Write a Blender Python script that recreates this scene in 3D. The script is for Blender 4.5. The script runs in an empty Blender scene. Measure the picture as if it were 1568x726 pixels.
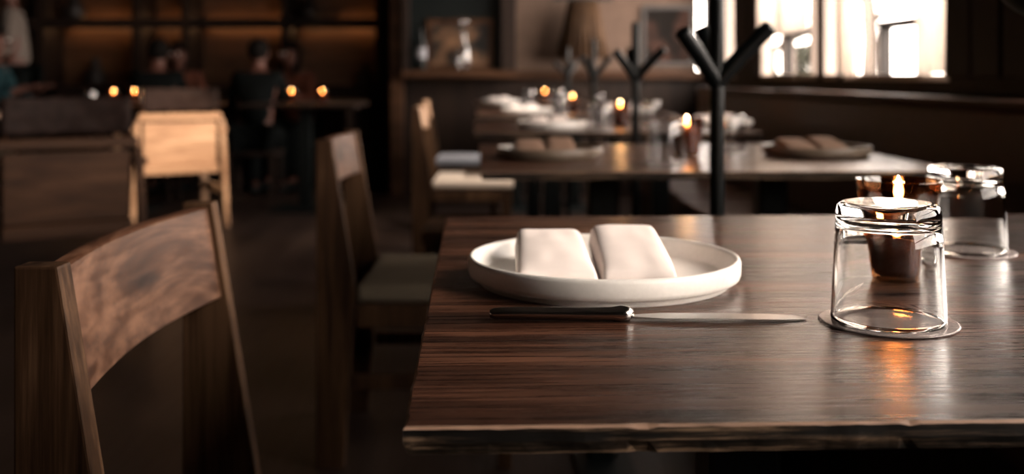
import bpy, bmesh, math, random
from mathutils import Vector, Matrix, noise

R = math.radians
C = bpy.context.scene.collection
SC = bpy.context.scene
random.seed(7)

# ---------------------------------------------------------------- camera
cam_d = bpy.data.cameras.new('camera')
cam = bpy.data.objects.new('camera', cam_d); C.objects.link(cam)
cam.location = (0, 0, 0.948); cam.rotation_euler = (R(90), 0, 0)
cam_d.sensor_width = 36.0; cam_d.lens = 36.0 * 1600 / 1568
cam_d.shift_y = -(363 - 115) / 1568
cam_d.clip_start = 0.02; cam_d.clip_end = 200
cam_d.dof.use_dof = True; cam_d.dof.focus_distance = 0.765
cam_d.dof.aperture_fstop = cam_d.lens / 7.8; cam_d.dof.aperture_blades = 0
SC.camera = cam

# ---------------------------------------------------------------- sky, exposure
SC.view_settings.view_transform = 'Standard'; SC.view_settings.look = 'None'
SC.view_settings.exposure = 0.08; SC.view_settings.gamma = 1.0
SC.view_settings.use_curve_mapping = False
W = bpy.data.worlds.new('world'); SC.world = W; W.use_nodes = True
_bg = W.node_tree.nodes['Background']
_bg.inputs[0].default_value = (1.0, 0.87, 0.77, 1); _bg.inputs[1].default_value = 16.0
SC.cycles.max_bounces = 12; SC.cycles.transmission_bounces = 12
SC.cycles.transparent_max_bounces = 24; SC.cycles.diffuse_bounces = 3; SC.cycles.glossy_bounces = 5
SC.cycles.sample_clamp_indirect = 40.0; SC.cycles.blur_glossy = 0.1

S_ROW = 0.0356
TH = math.atan(S_ROW)
ROT = Matrix.Rotation(TH, 4, 'Z')
def rw(u, v, z=0.0):                      # a point in the frame of the table row (turned 2 degrees)
    return Vector((u * math.cos(TH) - v * math.sin(TH), u * math.sin(TH) + v * math.cos(TH), z))

def portal(name, u, v0, v1, z0, z1):      # daylight through an opening in the right hand wall
    l = bpy.data.lights.new(name, 'AREA'); l.shape = 'RECTANGLE'
    l.size = v1 - v0; l.size_y = z1 - z0
    l.cycles.is_portal = True
    o = bpy.data.objects.new(name, l); C.objects.link(o)
    o.location = rw(u, (v0 + v1) / 2, (z0 + z1) / 2)
    o.rotation_euler = (R(90), 0, R(90) + TH)
    return o
def spot(name, loc, aim, watts, size, col, blend=0.5, rad=0.03):
    l = bpy.data.lights.new(name, 'SPOT'); l.energy = watts; l.spot_size = R(size); l.spot_blend = blend
    l.color = col; l.shadow_soft_size = rad
    o = bpy.data.objects.new(name, l); C.objects.link(o); o.location = loc
    o.rotation_euler = (Vector(aim) - Vector(loc)).to_track_quat('-Z', 'Y').to_euler()
    return o
OPEN = [(-2.9, -2.5, 0.93, 2.45), (-0.55, 1.10, 0.93, 2.45), (1.30, 2.30, 0.93, 2.45), (2.95, 3.84, 0.93, 2.45), (3.88, 4.07, 0.93, 2.45),
        (4.11, 4.96, 0.93, 2.45), (5.40, 5.68, 0.93, 2.45)]
for i_, (a_, b_, c_, d_) in enumerate(OPEN):
    portal('daylight_portal', 1.46, a_, b_, c_, d_)

# ---------------------------------------------------------------- helpers
def link(name, me, mats=None, parent=None, smooth=False, loc=None, rot=None):
    o = bpy.data.objects.new(name, me); C.objects.link(o)
    if mats is not None:
        for m in (mats if isinstance(mats, (list, tuple)) else [mats]): me.materials.append(m)
    if parent is not None: o.parent = parent
    if loc is not None: o.location = loc
    if rot is not None: o.rotation_euler = rot
    if smooth:
        me.polygons.foreach_set('use_smooth', [True] * len(me.polygons))
    return o
def obj(name, bm, mats, parent=None, smooth=False, loc=None, rot=None, auto=False):
    bmesh.ops.recalc_face_normals(bm, faces=bm.faces)
    me = bpy.data.meshes.new(name); bm.to_mesh(me); bm.free()
    o = link(name, me, mats, parent, smooth or auto, loc, rot)
    if auto:
        try: me.set_sharp_from_angle(angle=R(35))
        except Exception: pass
    return o
def thing(name, label, cat, loc=(0, 0, 0), rotz=0, group=None):
    o = bpy.data.objects.new(name, None); C.objects.link(o)
    o.location = loc; o.rotation_euler = (0, 0, rotz); o.empty_display_size = 0.05
    return tag(o, label, cat, group)
def tag(o, label, cat, group=None, kind=None):
    o['label'] = label; o['category'] = cat
    if group: o['group'] = group
    if kind: o['kind'] = kind
    return o
def struct(o, label=None):
    o['kind'] = 'structure'
    if label: o['label'] = label
    return o
def dup(root, loc, rotz=0, label=None, group=None, scale=None):
    r = root.copy(); C.objects.link(r); r.location = loc; r.rotation_euler = (0, 0, rotz)
    if label: r['label'] = label
    if group: r['group'] = group
    if scale: r.scale = scale
    for ch in list(root.children):
        c = ch.copy(); C.objects.link(c); c.parent = r
        for g in list(ch.children):
            d = g.copy(); C.objects.link(d); d.parent = c
    return r
def box(bm, x0, x1, y0, y1, z0, z1, bev=0.0, seg=1, M=None):
    vs = [bm.verts.new((x, y, z)) for x in (x0, x1) for y in (y0, y1) for z in (z0, z1)]
    fs = [(0, 1, 3, 2), (4, 6, 7, 5), (0, 4, 5, 1), (2, 3, 7, 6), (0, 2, 6, 4), (1, 5, 7, 3)]
    ff = [bm.faces.new([vs[i] for i in f]) for f in fs]
    if bev > 0:
        es = list({e for f in ff for e in f.edges})
        r = bmesh.ops.bevel(bm, geom=es, offset=bev, segments=seg, profile=0.6, affect='EDGES')
        vs = list({v for v in r['verts']} | {v for f in r['faces'] for v in f.verts} | {v for v in vs if v.is_valid})
    if M is not None:
        bmesh.ops.transform(bm, matrix=M, verts=[v for v in vs if v.is_valid])
    return bm
def bx(*a, **k): return box(bmesh.new(), *a, **k)
def lathe(bm, prof, seg=48, c=(0, 0, 0), close=False):
    rings = []
    for r, z in prof:
        if r < 1e-6: rings.append([bm.verts.new((c[0], c[1], c[2] + z))])
        else: rings.append([bm.verts.new((c[0] + r * math.cos(2 * math.pi * k / seg), c[1] + r * math.sin(2 * math.pi * k / seg), c[2] + z)) for k in range(seg)])
    n = len(rings)
    for i in range(n if close else n - 1):
        a, b = rings[i], rings[(i + 1) % n]
        if len(a) == 1 and len(b) == 1: continue
        for k in range(seg):
            k2 = (k + 1) % seg
            if len(a) == 1: bm.faces.new((a[0], b[k2], b[k]))
            elif len(b) == 1: bm.faces.new((a[k], a[k2], b[0]))
            else: bm.faces.new((a[k], a[k2], b[k2], b[k]))
    return bm
def tube(bm, pts, rad, seg=14, cap=True, sx=1.0, rnd=False):
    pts = [Vector(p) for p in pts]; n = len(pts)
    rr = rad if isinstance(rad, (list, tuple)) else [rad] * n
    if rnd:
        d0 = (pts[0] - pts[1]).normalized(); d1 = (pts[-1] - pts[-2]).normalized()
        pts = [pts[0] + d0 * rr[0] * .3] + pts + [pts[-1] + d1 * rr[-1] * .3]
        rr = [rr[0] * .6] + list(rr) + [rr[-1] * .6]; n += 2
    rings = []
    up = None
    for i, p in enumerate(pts):
        t = (pts[min(i + 1, n - 1)] - pts[max(i - 1, 0)]).normalized()
        if up is None:
            up = Vector((0, 0, 1)) if abs(t.z) < 0.9 else Vector((1, 0, 0))
        s = t.cross(up).normalized(); up = s.cross(t).normalized()
        rings.append([bm.verts.new(p + (s * math.cos(2 * math.pi * k / seg) * sx + up * math.sin(2 * math.pi * k / seg)) * rr[i]) for k in range(seg)])
    for i in range(n - 1):
        for k in range(seg):
            k2 = (k + 1) % seg
            bm.faces.new((rings[i][k], rings[i][k2], rings[i + 1][k2], rings[i + 1][k]))
    if cap:
        bm.faces.new(rings[0][::-1]); bm.faces.new(rings[-1])
    return bm
def prism(bm, poly, y0, y1, bev=0.0, axis='y'):   # polygon in XZ pushed along Y
    f0 = [bm.verts.new((x, y0, z)) for x, z in poly]; f1 = [bm.verts.new((x, y1, z)) for x, z in poly]
    n = len(poly); fs = [bm.faces.new(f0), bm.faces.new(f1[::-1])]
    for i in range(n):
        fs.append(bm.faces.new((f0[i], f1[i], f1[(i + 1) % n], f0[(i + 1) % n])))
    if bev > 0:
        bmesh.ops.recalc_face_normals(bm, faces=fs)
        bmesh.ops.bevel(bm, geom=list({e for f in fs for e in f.edges}), offset=bev, segments=2, profile=.6, affect='EDGES')
    return bm

# ---------------------------------------------------------------- materials
def mat(name):
    m = bpy.data.materials.new(name); m.use_nodes = True
    nt = m.node_tree; b = nt.nodes.get('Principled BSDF')
    return m, nt, b
def N(nt, t, **k):
    n = nt.nodes.new(t)
    for a, v in k.items(): setattr(n, a, v)
    return n
def plain(name, col, rough=0.5, metal=0.0, bump=0.0, bscale=60, vary=0.12, spec=0.5, coat=0.0):
    m, nt, b = mat(name)
    tc = N(nt, 'ShaderNodeTexCoord'); nz = N(nt, 'ShaderNodeTexNoise'); nz.inputs['Scale'].default_value = bscale; nz.inputs['Detail'].default_value = 4
    nt.links.new(tc.outputs['Object'], nz.inputs['Vector'])
    rp = N(nt, 'ShaderNodeValToRGB'); e = rp.color_ramp.elements
    e[0].position = .3; e[1].position = .7
    e[0].color = [c * (1 - vary) for c in col[:3]] + [1]; e[1].color = [min(1, c * (1 + vary)) for c in col[:3]] + [1]
    nt.links.new(nz.outputs['Fac'], rp.inputs['Fac']); nt.links.new(rp.outputs['Color'], b.inputs['Base Color'])
    b.inputs['Roughness'].default_value = rough; b.inputs['Metallic'].default_value = metal
    b.inputs['Specular IOR Level'].default_value = spec; b.inputs['Coat Weight'].default_value = coat
    if bump:
        bp = N(nt, 'ShaderNodeBump'); bp.inputs['Strength'].default_value = bump; bp.inputs['Distance'].default_value = .002
        nt.links.new(nz.outputs['Fac'], bp.inputs['Height']); nt.links.new(bp.outputs['Normal'], b.inputs['Normal'])
    return m
def wood(name, dark, mid, light, axis='x', scale=1.0, rough=(.3, .5), bump=.25, figure=0.0, spec=.5, fine=1.0, off=0.0, lo=.32, hi=.72, nf=.55):
    m, nt, b = mat(name); L = nt.links.new
    tc = N(nt, 'ShaderNodeTexCoord')
    def mp(along, across):
        mm = N(nt, 'ShaderNodeMapping'); s = [across * scale] * 3; s['xyz'.index(axis)] = along * scale
        mm.inputs['Scale'].default_value = s; mm.inputs['Location'].default_value = (off, off * 1.7, off * .6)
        L(tc.outputs['Object'], mm.inputs['Vector']); return mm
    n1 = N(nt, 'ShaderNodeTexNoise'); n1.inputs['Scale'].default_value = 1; n1.inputs['Detail'].default_value = 6; n1.inputs['Roughness'].default_value = .6
    n1.inputs['Distortion'].default_value = .4 + figure
    L(mp(1.6 + figure * 1.5, 22 - figure * 4).outputs[0], n1.inputs['Vector'])
    n2 = N(nt, 'ShaderNodeTexNoise'); n2.inputs['Scale'].default_value = 1; n2.inputs['Detail'].default_value = 5; n2.inputs['Roughness'].default_value = .75
    L(mp(7 * fine, 260 * fine).outputs[0], n2.inputs['Vector'])
    n3 = N(nt, 'ShaderNodeTexNoise'); n3.inputs['Scale'].default_value = 1; n3.inputs['Detail'].default_value = 2
    L(mp(.8, 5).outputs[0], n3.inputs['Vector'])
    a1 = N(nt, 'ShaderNodeMath', operation='MULTIPLY_ADD'); a1.inputs[1].default_value = nf; L(n2.outputs['Fac'], a1.inputs[0])
    a0 = N(nt, 'ShaderNodeMath', operation='MULTIPLY_ADD'); a0.inputs[1].default_value = .85; L(n1.outputs['Fac'], a0.inputs[0])
    a3 = N(nt, 'ShaderNodeMath', operation='MULTIPLY_ADD'); a3.inputs[1].default_value = .5; a3.inputs[2].default_value = -.45; L(n3.outputs['Fac'], a3.inputs[0])
    L(a3.outputs[0], a0.inputs[2]); L(a0.outputs[0], a1.inputs[2])
    rp = N(nt, 'ShaderNodeValToRGB'); el = rp.color_ramp.elements
    a3.inputs[2].default_value = -.175 - nf / 2; el[0].position = lo; el[0].color = (*dark, 1); el[1].position = hi; el[1].color = (*light, 1)
    k = el.new((lo + hi) / 2); k.color = (*mid, 1)
    L(a1.outputs[0], rp.inputs['Fac']); L(rp.outputs['Color'], b.inputs['Base Color'])
    mr = N(nt, 'ShaderNodeMapRange'); mr.inputs[1].default_value = .3; mr.inputs[2].default_value = .7
    mr.inputs[3].default_value = rough[0]; mr.inputs[4].default_value = rough[1]
    L(n2.outputs['Fac'], mr.inputs[0]); L(mr.outputs[0], b.inputs['Roughness'])
    b.inputs['Specular IOR Level'].default_value = spec
    bp = N(nt, 'ShaderNodeBump'); bp.inputs['Strength'].default_value = bump; bp.inputs['Distance'].default_value = .0006
    L(a1.outputs[0], bp.inputs['Height']); L(bp.outputs['Normal'], b.inputs['Normal'])
    return m
def emit(name, col, s):
    m, nt, b = mat(name); nt.nodes.remove(b)
    e = N(nt, 'ShaderNodeEmission'); e.inputs[0].default_value = (*col, 1); e.inputs[1].default_value = s
    nt.links.new(e.outputs[0], nt.nodes['Material Output'].inputs[0]); return m
def thin_glass(name, tint, rough=0.02, base=.05, gain=.85):
    m, nt, b = mat(name); nt.nodes.remove(b); L = nt.links.new
    t = N(nt, 'ShaderNodeBsdfTransparent'); t.inputs[0].default_value = (*tint, 1)
    g = N(nt, 'ShaderNodeBsdfAnisotropic'); g.inputs['Color'].default_value = (1, 1, 1, 1); g.inputs['Roughness'].default_value = rough
    lw = N(nt, 'ShaderNodeLayerWeight'); lw.inputs[0].default_value = .5
    pw = N(nt, 'ShaderNodeMath', operation='POWER'); pw.inputs[1].default_value = 4; L(lw.outputs['Facing'], pw.inputs[0])
    ma = N(nt, 'ShaderNodeMath', operation='MULTIPLY_ADD'); ma.inputs[1].default_value = gain; ma.inputs[2].default_value = base; L(pw.outputs[0], ma.inputs[0])
    mx = N(nt, 'ShaderNodeMixShader'); L(ma.outputs[0], mx.inputs[0]); L(t.outputs[0], mx.inputs[1]); L(g.outputs[0], mx.inputs[2])
    L(mx.outputs[0], nt.nodes['Material Output'].inputs[0]); return m
def glass(name, col=(1, 1, 1), rough=0.0):
    m, nt, b = mat(name); nt.nodes.remove(b)
    g = N(nt, 'ShaderNodeBsdfGlass'); g.inputs[0].default_value = (*col, 1); g.inputs['Roughness'].default_value = rough; g.inputs['IOR'].default_value = 1.46
    nt.links.new(g.outputs[0], nt.nodes['Material Output'].inputs[0]); return m
def cloth(name, col, trans=0.0, weave=900):
    m, nt, b = mat(name); L = nt.links.new
    tc = N(nt, 'ShaderNodeTexCoord'); nz = N(nt, 'ShaderNodeTexNoise'); nz.inputs['Scale'].default_value = weave; L(tc.outputs['Object'], nz.inputs['Vector'])
    n2 = N(nt, 'ShaderNodeTexNoise'); n2.inputs['Scale'].default_value = 18; L(tc.outputs['Object'], n2.inputs['Vector'])
    rp = N(nt, 'ShaderNodeValToRGB'); rp.color_ramp.elements[0].color = [c * .9 for c in col] + [1]; rp.color_ramp.elements[1].color = [min(1, c * 1.08) for c in col] + [1]
    L(n2.outputs['Fac'], rp.inputs[0]); L(rp.outputs[0], b.inputs['Base Color'])
    b.inputs['Roughness'].default_value = .9; b.inputs['Specular IOR Level'].default_value = .06; b.inputs['Sheen Weight'].default_value = .0
    bp = N(nt, 'ShaderNodeBump'); bp.inputs['Strength'].default_value = .12; bp.inputs['Distance'].default_value = .0008; L(nz.outputs['Fac'], bp.inputs['Height']); L(bp.outputs[0], b.inputs['Normal'])
    if trans:
        t = N(nt, 'ShaderNodeBsdfTranslucent'); L(rp.outputs[0], t.inputs[0])
        mx = N(nt, 'ShaderNodeMixShader'); mx.inputs[0].default_value = trans; L(b.outputs[0], mx.inputs[1]); L(t.outputs[0], mx.inputs[2])
        L(mx.outputs[0], nt.nodes['Material Output'].inputs[0])
    return m

M_table = wood('dark_table_wood', (.004, .0016, .0009), (.034, .0130, .0070), (.150, .062, .034), 'x', 1.0, (.20, .38), .5, .15, .4, .62, 0, .34, .70, .85)
M_edge = wood('rough_table_edge', (.004, .0026, .0016), (.040, .025, .015), (.24, .155, .095), 'x', 1.3, (.6, .8), 1.0, .3, .2, .7, 4, .43, .63, .9)
M_worn = wood('worn_edge_wood', (.14, .08, .05), (.30, .18, .12), (.46, .31, .22), 'x', 2.0, (.5, .7), .5)
M_chair = wood('chair_wood', (.010, .0045, .0022), (.036, .0175, .0085), (.085, .045, .023), 'z', .9, (.5, .65), .2, .3, .1, .6, 0, .34, .70, .7)
M_rest = wood('figured_chair_wood', (.012, .004, .0018), (.050, .0195, .0088), (.150, .074, .042), 'y', .55, (.36, .5), .12, 1.8, .35, .6, 2.3, .36, .64, .35)
M_seat = cloth('woven_seat_cord', (.13, .105, .075), 0, 300)
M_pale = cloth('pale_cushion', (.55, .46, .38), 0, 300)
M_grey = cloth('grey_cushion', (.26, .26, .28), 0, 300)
M_chair2 = wood('sunlit_chair_wood', (.24, .125, .066), (.38, .22, .125), (.54, .35, .22), 'x', .8, (.4, .55), .15, .6)  # paler copy of the chair wood, light falling on it put into the colour
M_chair3 = wood('brown_armchair_wood', (.024, .0105, .005), (.052, .023, .011), (.090, .043, .022), 'x', .8, (.5, .65), .15, .6, .15)
M_leather = plain('dark_leather', (.018, .010, .008), .6, 0, .6, 30, .35, .08)
M_bench = plain('oxblood_leather', (.070, .028, .018), .55, 0, .2, 30, .2, .35)
M_trim = wood('bench_top_wood', (.03, .013, .008), (.06, .026, .016), (.10, .046, .03), 'y', 1, (.5, .65), .1, 0, .2)
M_steel = plain('polished_steel', (.55, .53, .51), .13, 1.0, 0, 80, .05)
M_blade = plain('brushed_steel', (.62, .60, .58), .30, 1.0, 0, 80, .05)
M_black = plain('black_lacquered_steel', (.003, .0038, .004), .32, .0, .05, 40, .1, .2, .0)
M_iron = plain('dark_iron', (.006, .008, .008), .45, .0, .1, 40, .1, .2)
M_plate = plain('stoneware_glaze', (.82, .79, .74), .33, 0, .03, 220, .03)
M_napkin = cloth('linen_napkin', (.86, .77, .72), .0)
M_plate2 = plain('shaded_stoneware', (.11, .082, .058), .4, 0, .03, 220, .05)  # white plate glaze darkened, dim light painted into the colour
M_nap2 = cloth('shaded_linen', (.20, .125, .088))  # napkin linen darkened the same way for the dim light
M_wax = plain('candle_wax', (.30, .16, .07), .5, 0, 0, 20, .05)
_b = M_wax.node_tree.nodes['Principled BSDF']; _b.inputs['Subsurface Weight'].default_value = .0
M_wick = plain('wick', (.01, .01, .01), .9)
M_flame = emit('candle_flame', (1, .64, .30), 150)
M_smoke = thin_glass('smoked_amber_glass', (.58, .38, .24), .03, .06, .8)
M_tumbler = glass('clear_glass', (.985, .985, .98))
M_far_glass = thin_glass('thin_clear_glass', (.90, .90, .90), .02, .10, .9)
M_pane = thin_glass('window_pane', (.97, .97, .97), .0, .04, .8)
M_coaster = thin_glass('frosted_coaster', (.86, .82, .80), .15, .06, .5)
_nt = M_coaster.node_tree; _o = _nt.nodes['Material Output']; _sh = _o.inputs[0].links[0].from_socket
_df = N(_nt, 'ShaderNodeBsdfDiffuse'); _df.inputs[0].default_value = (.42, .36, .34, 1)
_mx = N(_nt, 'ShaderNodeMixShader'); _mx.inputs[0].default_value = .40; _nt.links.new(_sh, _mx.inputs[1]); _nt.links.new(_df.outputs[0], _mx.inputs[2]); _nt.links.new(_mx.outputs[0], _o.inputs[0])
M_floor = wood('dark_floor', (.014, .008, .006), (.022, .013, .010), (.034, .021, .016), 'y', .35, (.35, .5), .1, .2, .25)
M_ceil = plain('dark_ceiling', (.03, .024, .02), .9, 0, 0, 3)
M_dark = wood('dark_wall_wood', (.010, .0055, .004), (.018, .010, .007), (.030, .017, .011), 'z', .5, (.5, .65), .1, .2, .2)
M_plaster = plain('brown_plaster', (.11, .070, .050), .9, 0, .15, 14, .12)
M_winwood = plain('pale_painted_wood', (.55, .46, .40), .5, 0, .02, 20, .05)
M_sash = plain('dark_sash_paint', (.02, .014, .011), .5, 0, .02, 20, .05)
M_sheer = cloth('sheer_curtain', (.94, .87, .81), .62, 500)
M_amber = wood('amber_panel_wood', (.05, .022, .010), (.10, .045, .020), (.16, .078, .036), 'x', .35, (.5, .6), .1, 1.0)
M_strip = emit('shelf_light_strip', (1, .50, .20), 9)
M_straw = wood('straw', (.022, .011, .006), (.050, .027, .014), (.10, .056, .03), 'z', 2, (.6, .8), .3, 0, .15)
M_skin = plain('skin', (.09, .032, .02), .6, 0, .03, 60, .06)
M_hair = plain('dark_hair', (.004, .003, .0025), .8, 0, .3, 150, .2, .1)

# ---------------------------------------------------------------- room shell
struct(obj('floor', bx(-6.2, 1.75, -3.2, 10.2, -.10, 0), M_floor))
struct(obj('ceiling', bx(-6.2, 2.4, -3.2, 10.2, 3.0, 3.12), M_ceil))
struct(obj('wall_left', bx(-6.2, -6.05, -3.2, 10.2, 0, 3.0), M_dark))
struct(obj('wall_front', bx(-6.05, 2.0, -3.2, -3.05, 0, 3.0), M_dark))
struct(obj('wall_back', bx(-6.05, -.95, 9.75, 9.9, 0, 3.0), M_dark))

# right wall with its window openings, built in the row frame
bm = bmesh.new()
U0, U1 = 1.36, 1.42
edges_ = [-3.3] + [e for o_ in OPEN for e in o_[:2]] + [5.78]
box(bm, U0, U1, -3.3, 5.78, 0, .93); box(bm, U0, U1, -3.3, 5.78, 2.45, 3.0)
for k in range(0, len(edges_), 2):
    box(bm, U0, U1, edges_[k], edges_[k + 1], .93, 2.45)
wr = struct(obj('wall_right', bm, M_dark, rot=(0, 0, TH)))
for v0 in [2.31, 2.47, 2.63, 2.79]:                 # upright boards on the pier beside the window
    obj('wall_board', bx(U0 - .014 - .004 * (v0 > 2.5), U0 - .001, v0 + .004, v0 + .150, .94, 2.98, .003), M_dark, wr)
for v0 in [4.97, 5.12, 5.26]:
    obj('wall_board', bx(U0 - .014, U0 - .001, v0 + .004, v0 + .138, .94, 2.98, .003), M_dark, wr)

def window(n, v0, v1, z0, z1, posts=(), rail=1.12, label=None, pale=True, dark_from=None):
    r = bpy.data.objects.new('window_%d' % n, None); C.objects.link(r); r.rotation_euler = (0, 0, TH)
    struct(r, label)
    u = 1.392; mp = M_winwood if pale else M_sash
    bm = bmesh.new(); t = .028
    box(bm, u - .025, u + .025, v0, v0 + t, z0, z1); box(bm, u - .025, u + .025, v1 - t, v1, z0, z1)
    box(bm, u - .025, u + .025, v0 + t, v1 - t, z0, z0 + .02); box(bm, u - .025, u + .025, v0 + t, v1 - t, z1 - .03, z1)
    obj('window_frame', bm, mp, r)
    for p in posts: obj('mullion', bx(u - .028, u + .028, p - .014, p + .014, z0 + .02, z1 - .03), mp, r)
    if rail:
        a, b = (v0 + t, v1 - t) if not dark_from else dark_from
        obj('sash_rail', bx(u - .022, u + .022, a, b, rail - .012, rail + .012), M_sash, r)
        obj('sash_stile', bx(u - .02, u + .02, b - .008, b, z0 + .02, rail - .012), M_sash, r)
    obj('pane', bx(u - .002, u + .002, v0 + t * .5, v1 - t * .5, z0 + .01, z1 - .015), M_pane, r)
    return r
window(1, *OPEN[3], posts=(), rail=1.117, dark_from=(3.15, 3.50), label='tall window with pale frame and a dark sash rail')
window(2, *OPEN[5], posts=(4.20, 4.60), rail=1.124, dark_from=(4.21, 4.59), label='window half covered by a hanging pale shade')
window(3, *OPEN[4], rail=None, label='narrow window strip between two wider windows')
window(4, *OPEN[6], rail=None, label='narrow far window past the boarded pier')
window(5, *OPEN[2], rail=1.3)
window(6, *OPEN[1], rail=1.3)
window(8, *OPEN[0], rail=1.3)

def curtain(name, v0, v1, z0, z1, label, folds, amp=.010, u=1.352):
    bm = bmesh.new(); nx = 60; rows = []
    for j in range(7):
        z = z0 + (z1 - z0) * j / 6; row = []
        for i in range(nx + 1):
            t = i / nx
            row.append(bm.verts.new((u + amp * math.sin(t * folds * 2 * math.pi + .3 * j) + .003 * math.sin(9 * t + j), v0 + (v1 - v0) * t, z + .004 * math.sin(7 * t + j))))
        rows.append(row)
    for j in range(6):
        for i in range(nx): bm.faces.new((rows[j][i], rows[j][i + 1], rows[j + 1][i + 1], rows[j + 1][i]))
    o = obj(name, bm, M_sheer, smooth=True, rot=(0, 0, TH))
    md = o.modifiers.new('thickness', 'SOLIDIFY'); md.thickness = .0015
    return tag(o, label, 'curtain')
curtain('curtain', 2.965, 3.15, .95, 2.44, 'pale gathered curtain at the right side of the wide window', 4)
curtain('curtain', 3.70, 3.835, .95, 2.44, 'pale gathered curtain at the left side of the wide window', 3)
curtain('window_shade', 4.20, 4.955, 1.125, 2.44, 'pale shade hanging halfway down the window behind the black branching stand', 5, .008)

# back wall of the alcove, ledge, wainscot
bm = bmesh.new()
XW0, XW1 = 1.45, 1.56
box(bm, -.95, XW0, 8.30, 8.42, .95, 3.0); box(bm, XW1, 1.66, 8.30, 8.42, .95, 3.0)
box(bm, XW0, XW1, 8.30, 8.42, 2.3, 3.0)
struct(obj('wall_alcove', bm, M_plaster), 'brown plaster wall above a dark ledge')
struct(obj('wall_wainscot', bx(-.95, 1.66, 8.28, 8.42, 0, .93), M_dark), 'dark wooden lower wall below the ledge')
struct(obj('trim_1', bx(-.95, 1.60, 8.20, 8.30, .915, .985, .006), M_chair3), 'brown wooden ledge along the back wall')
struct(obj('wall_divider', bx(-.97, -.95, 8.2, 9.8, 0, 3.0), M_dark))
# slanting side wall of the alcove, from the end of the window wall to the back wall, with an unseen opening added to light the back wall
AV = Vector((1.60 - 1.145, 8.30 - 5.80, 0)); AL = AV.length; AA = math.atan2(AV.y, AV.x)
bm = bmesh.new()
box(bm, 0, AL, -.04, 0, 0, .95); box(bm, 0, AL, -.04, 0, 2.4, 3.0); box(bm, 0, .3, -.04, 0, .95, 2.4); box(bm, AL - .25, AL, -.04, 0, .95, 2.4)
struct(obj('wall_alcove_side', bm, M_plaster, loc=(1.145, 5.80, 0), rot=(0, 0, AA)))
l = portal('daylight_portal', 0, 0, 1, 0, 1); l.location = Vector((1.145, 5.80, 1.67)) + AV * .5 + Vector((AV.y, -AV.x, 0)).normalized() * .06; l.data.size = AL - .5; l.data.size_y = 1.45; l.rotation_euler = (R(90), 0, AA)
r = struct(bpy.data.objects.new('window_7', None), 'small window in the back corner with branches outside'); C.objects.link(r)
bm = bmesh.new(); box(bm, XW0, XW0 + .02, 8.33, 8.39, .95, 2.3); box(bm, XW1 - .02, XW1, 8.33, 8.39, .95, 2.3); box(bm, XW0 + .02, XW1 - .02, 8.33, 8.39, 2.27, 2.3)
obj('window_frame', bm, M_sash, r); obj('pane', bx(XW0 + .01, XW1 - .01, 8.358, 8.362, .95, 2.285), M_pane, r)
struct(obj('column_1', bx(-.945, -.845, 8.12, 8.20, 0, 3.0, .004), M_chair3), 'brown wooden post beside the dark display cabinet')

# ---------------------------------------------------------------- outside
M_street = plain('pavement', (.30, .27, .25), .9)
struct(obj('ground', bx(1.751, 30, -15, 30, -.14, -.04), M_street))
M_leaf = plain('tree_leaf', (.05, .055, .03), .7, 0, 0, 8, .4); M_bark = plain('bark', (.06, .045, .035), .9, 0, .3, 30, .3)
def tree(x, y, h, label, cr=1.0, n=160, seed=1):
    rnd = random.Random(seed)
    t = thing('street_tree', label, 'tree', (x, y, -.04))
    bm = bmesh.new(); tube(bm, [(0, 0, 0), (.05, 0, h * .35), (-.03, .05, h * .7), (0, 0, h * .95)], [.12, .10, .07, .03], 10)
    obj('trunk', bm, M_bark, t, smooth=True)
    for k in range(7):
        a = k * 2.4; z = h * (.4 + .07 * k)
        bm = bmesh.new(); tube(bm, [(0, 0, z), (math.cos(a) * .5 * cr, math.sin(a) * .5 * cr, z + .35), (math.cos(a) * cr, math.sin(a) * cr, z + .5)], [.05, .035, .012], 8)
        obj('branch', bm, M_bark, t, smooth=True)
    bm = bmesh.new()
    for k in range(n):
        p = Vector((rnd.gauss(0, .5), rnd.gauss(0, .5), rnd.gauss(0, .42))) * cr + Vector((0, 0, h * .72))
        d = Vector((rnd.uniform(-1, 1), rnd.uniform(-1, 1), rnd.uniform(-1, 1))).normalized(); e = d.orthogonal().normalized(); s = rnd.uniform(.05, .12)
        bm.faces.new([bm.verts.new(p + v) for v in (-d * s, e * s * .5, d * s, -e * s * .5)])
    o = obj('foliage', bm, M_leaf, t); o['kind'] = 'stuff'
    return t
tree(5.2, 11.6, 3.1, 'bare street tree outside the shaded window', .7, 110, 3)
tree(3.0, 12.4, 2.9, 'leafy tree outside the corner window', .75, 320, 5)
tree(4.28, 12.6, 3.9, 'slender street tree outside the wide curtained window', .75, 150, 9)

pl = thing('bush_planter', 'dark clipped bush in a planter outside the shaded window', 'planter', (2.52, 9.15, -.04))
obj('pot', lathe(bmesh.new(), [(0, 0), (.16, 0), (.2, .5), (.21, .52), (.18, .52), (.17, .46), (0, .45)], 24), M_bark, pl, smooth=True)
bm = bmesh.new(); tube(bm, [(0, 0, .44), (.01, .01, .8), (0, 0, 1.1)], [.02, .016, .01], 8); obj('stem', bm, M_bark, pl, smooth=True)
rnd = random.Random(4); bm = bmesh.new()
for k in range(900):
    p = Vector((rnd.gauss(0, .075), rnd.gauss(0, .075), rnd.uniform(-.36, .32) + .93)); d = Vector((rnd.uniform(-1, 1), rnd.uniform(-1, 1), rnd.uniform(-1, 1))).normalized(); e = d.orthogonal().normalized(); q = rnd.uniform(.02, .045)
    bm.faces.new([bm.verts.new(p + v) for v in (-d * q, e * q * .6, d * q, -e * q * .6)])
o = obj('foliage', bm, M_leaf, pl); o['kind'] = 'stuff'

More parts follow.
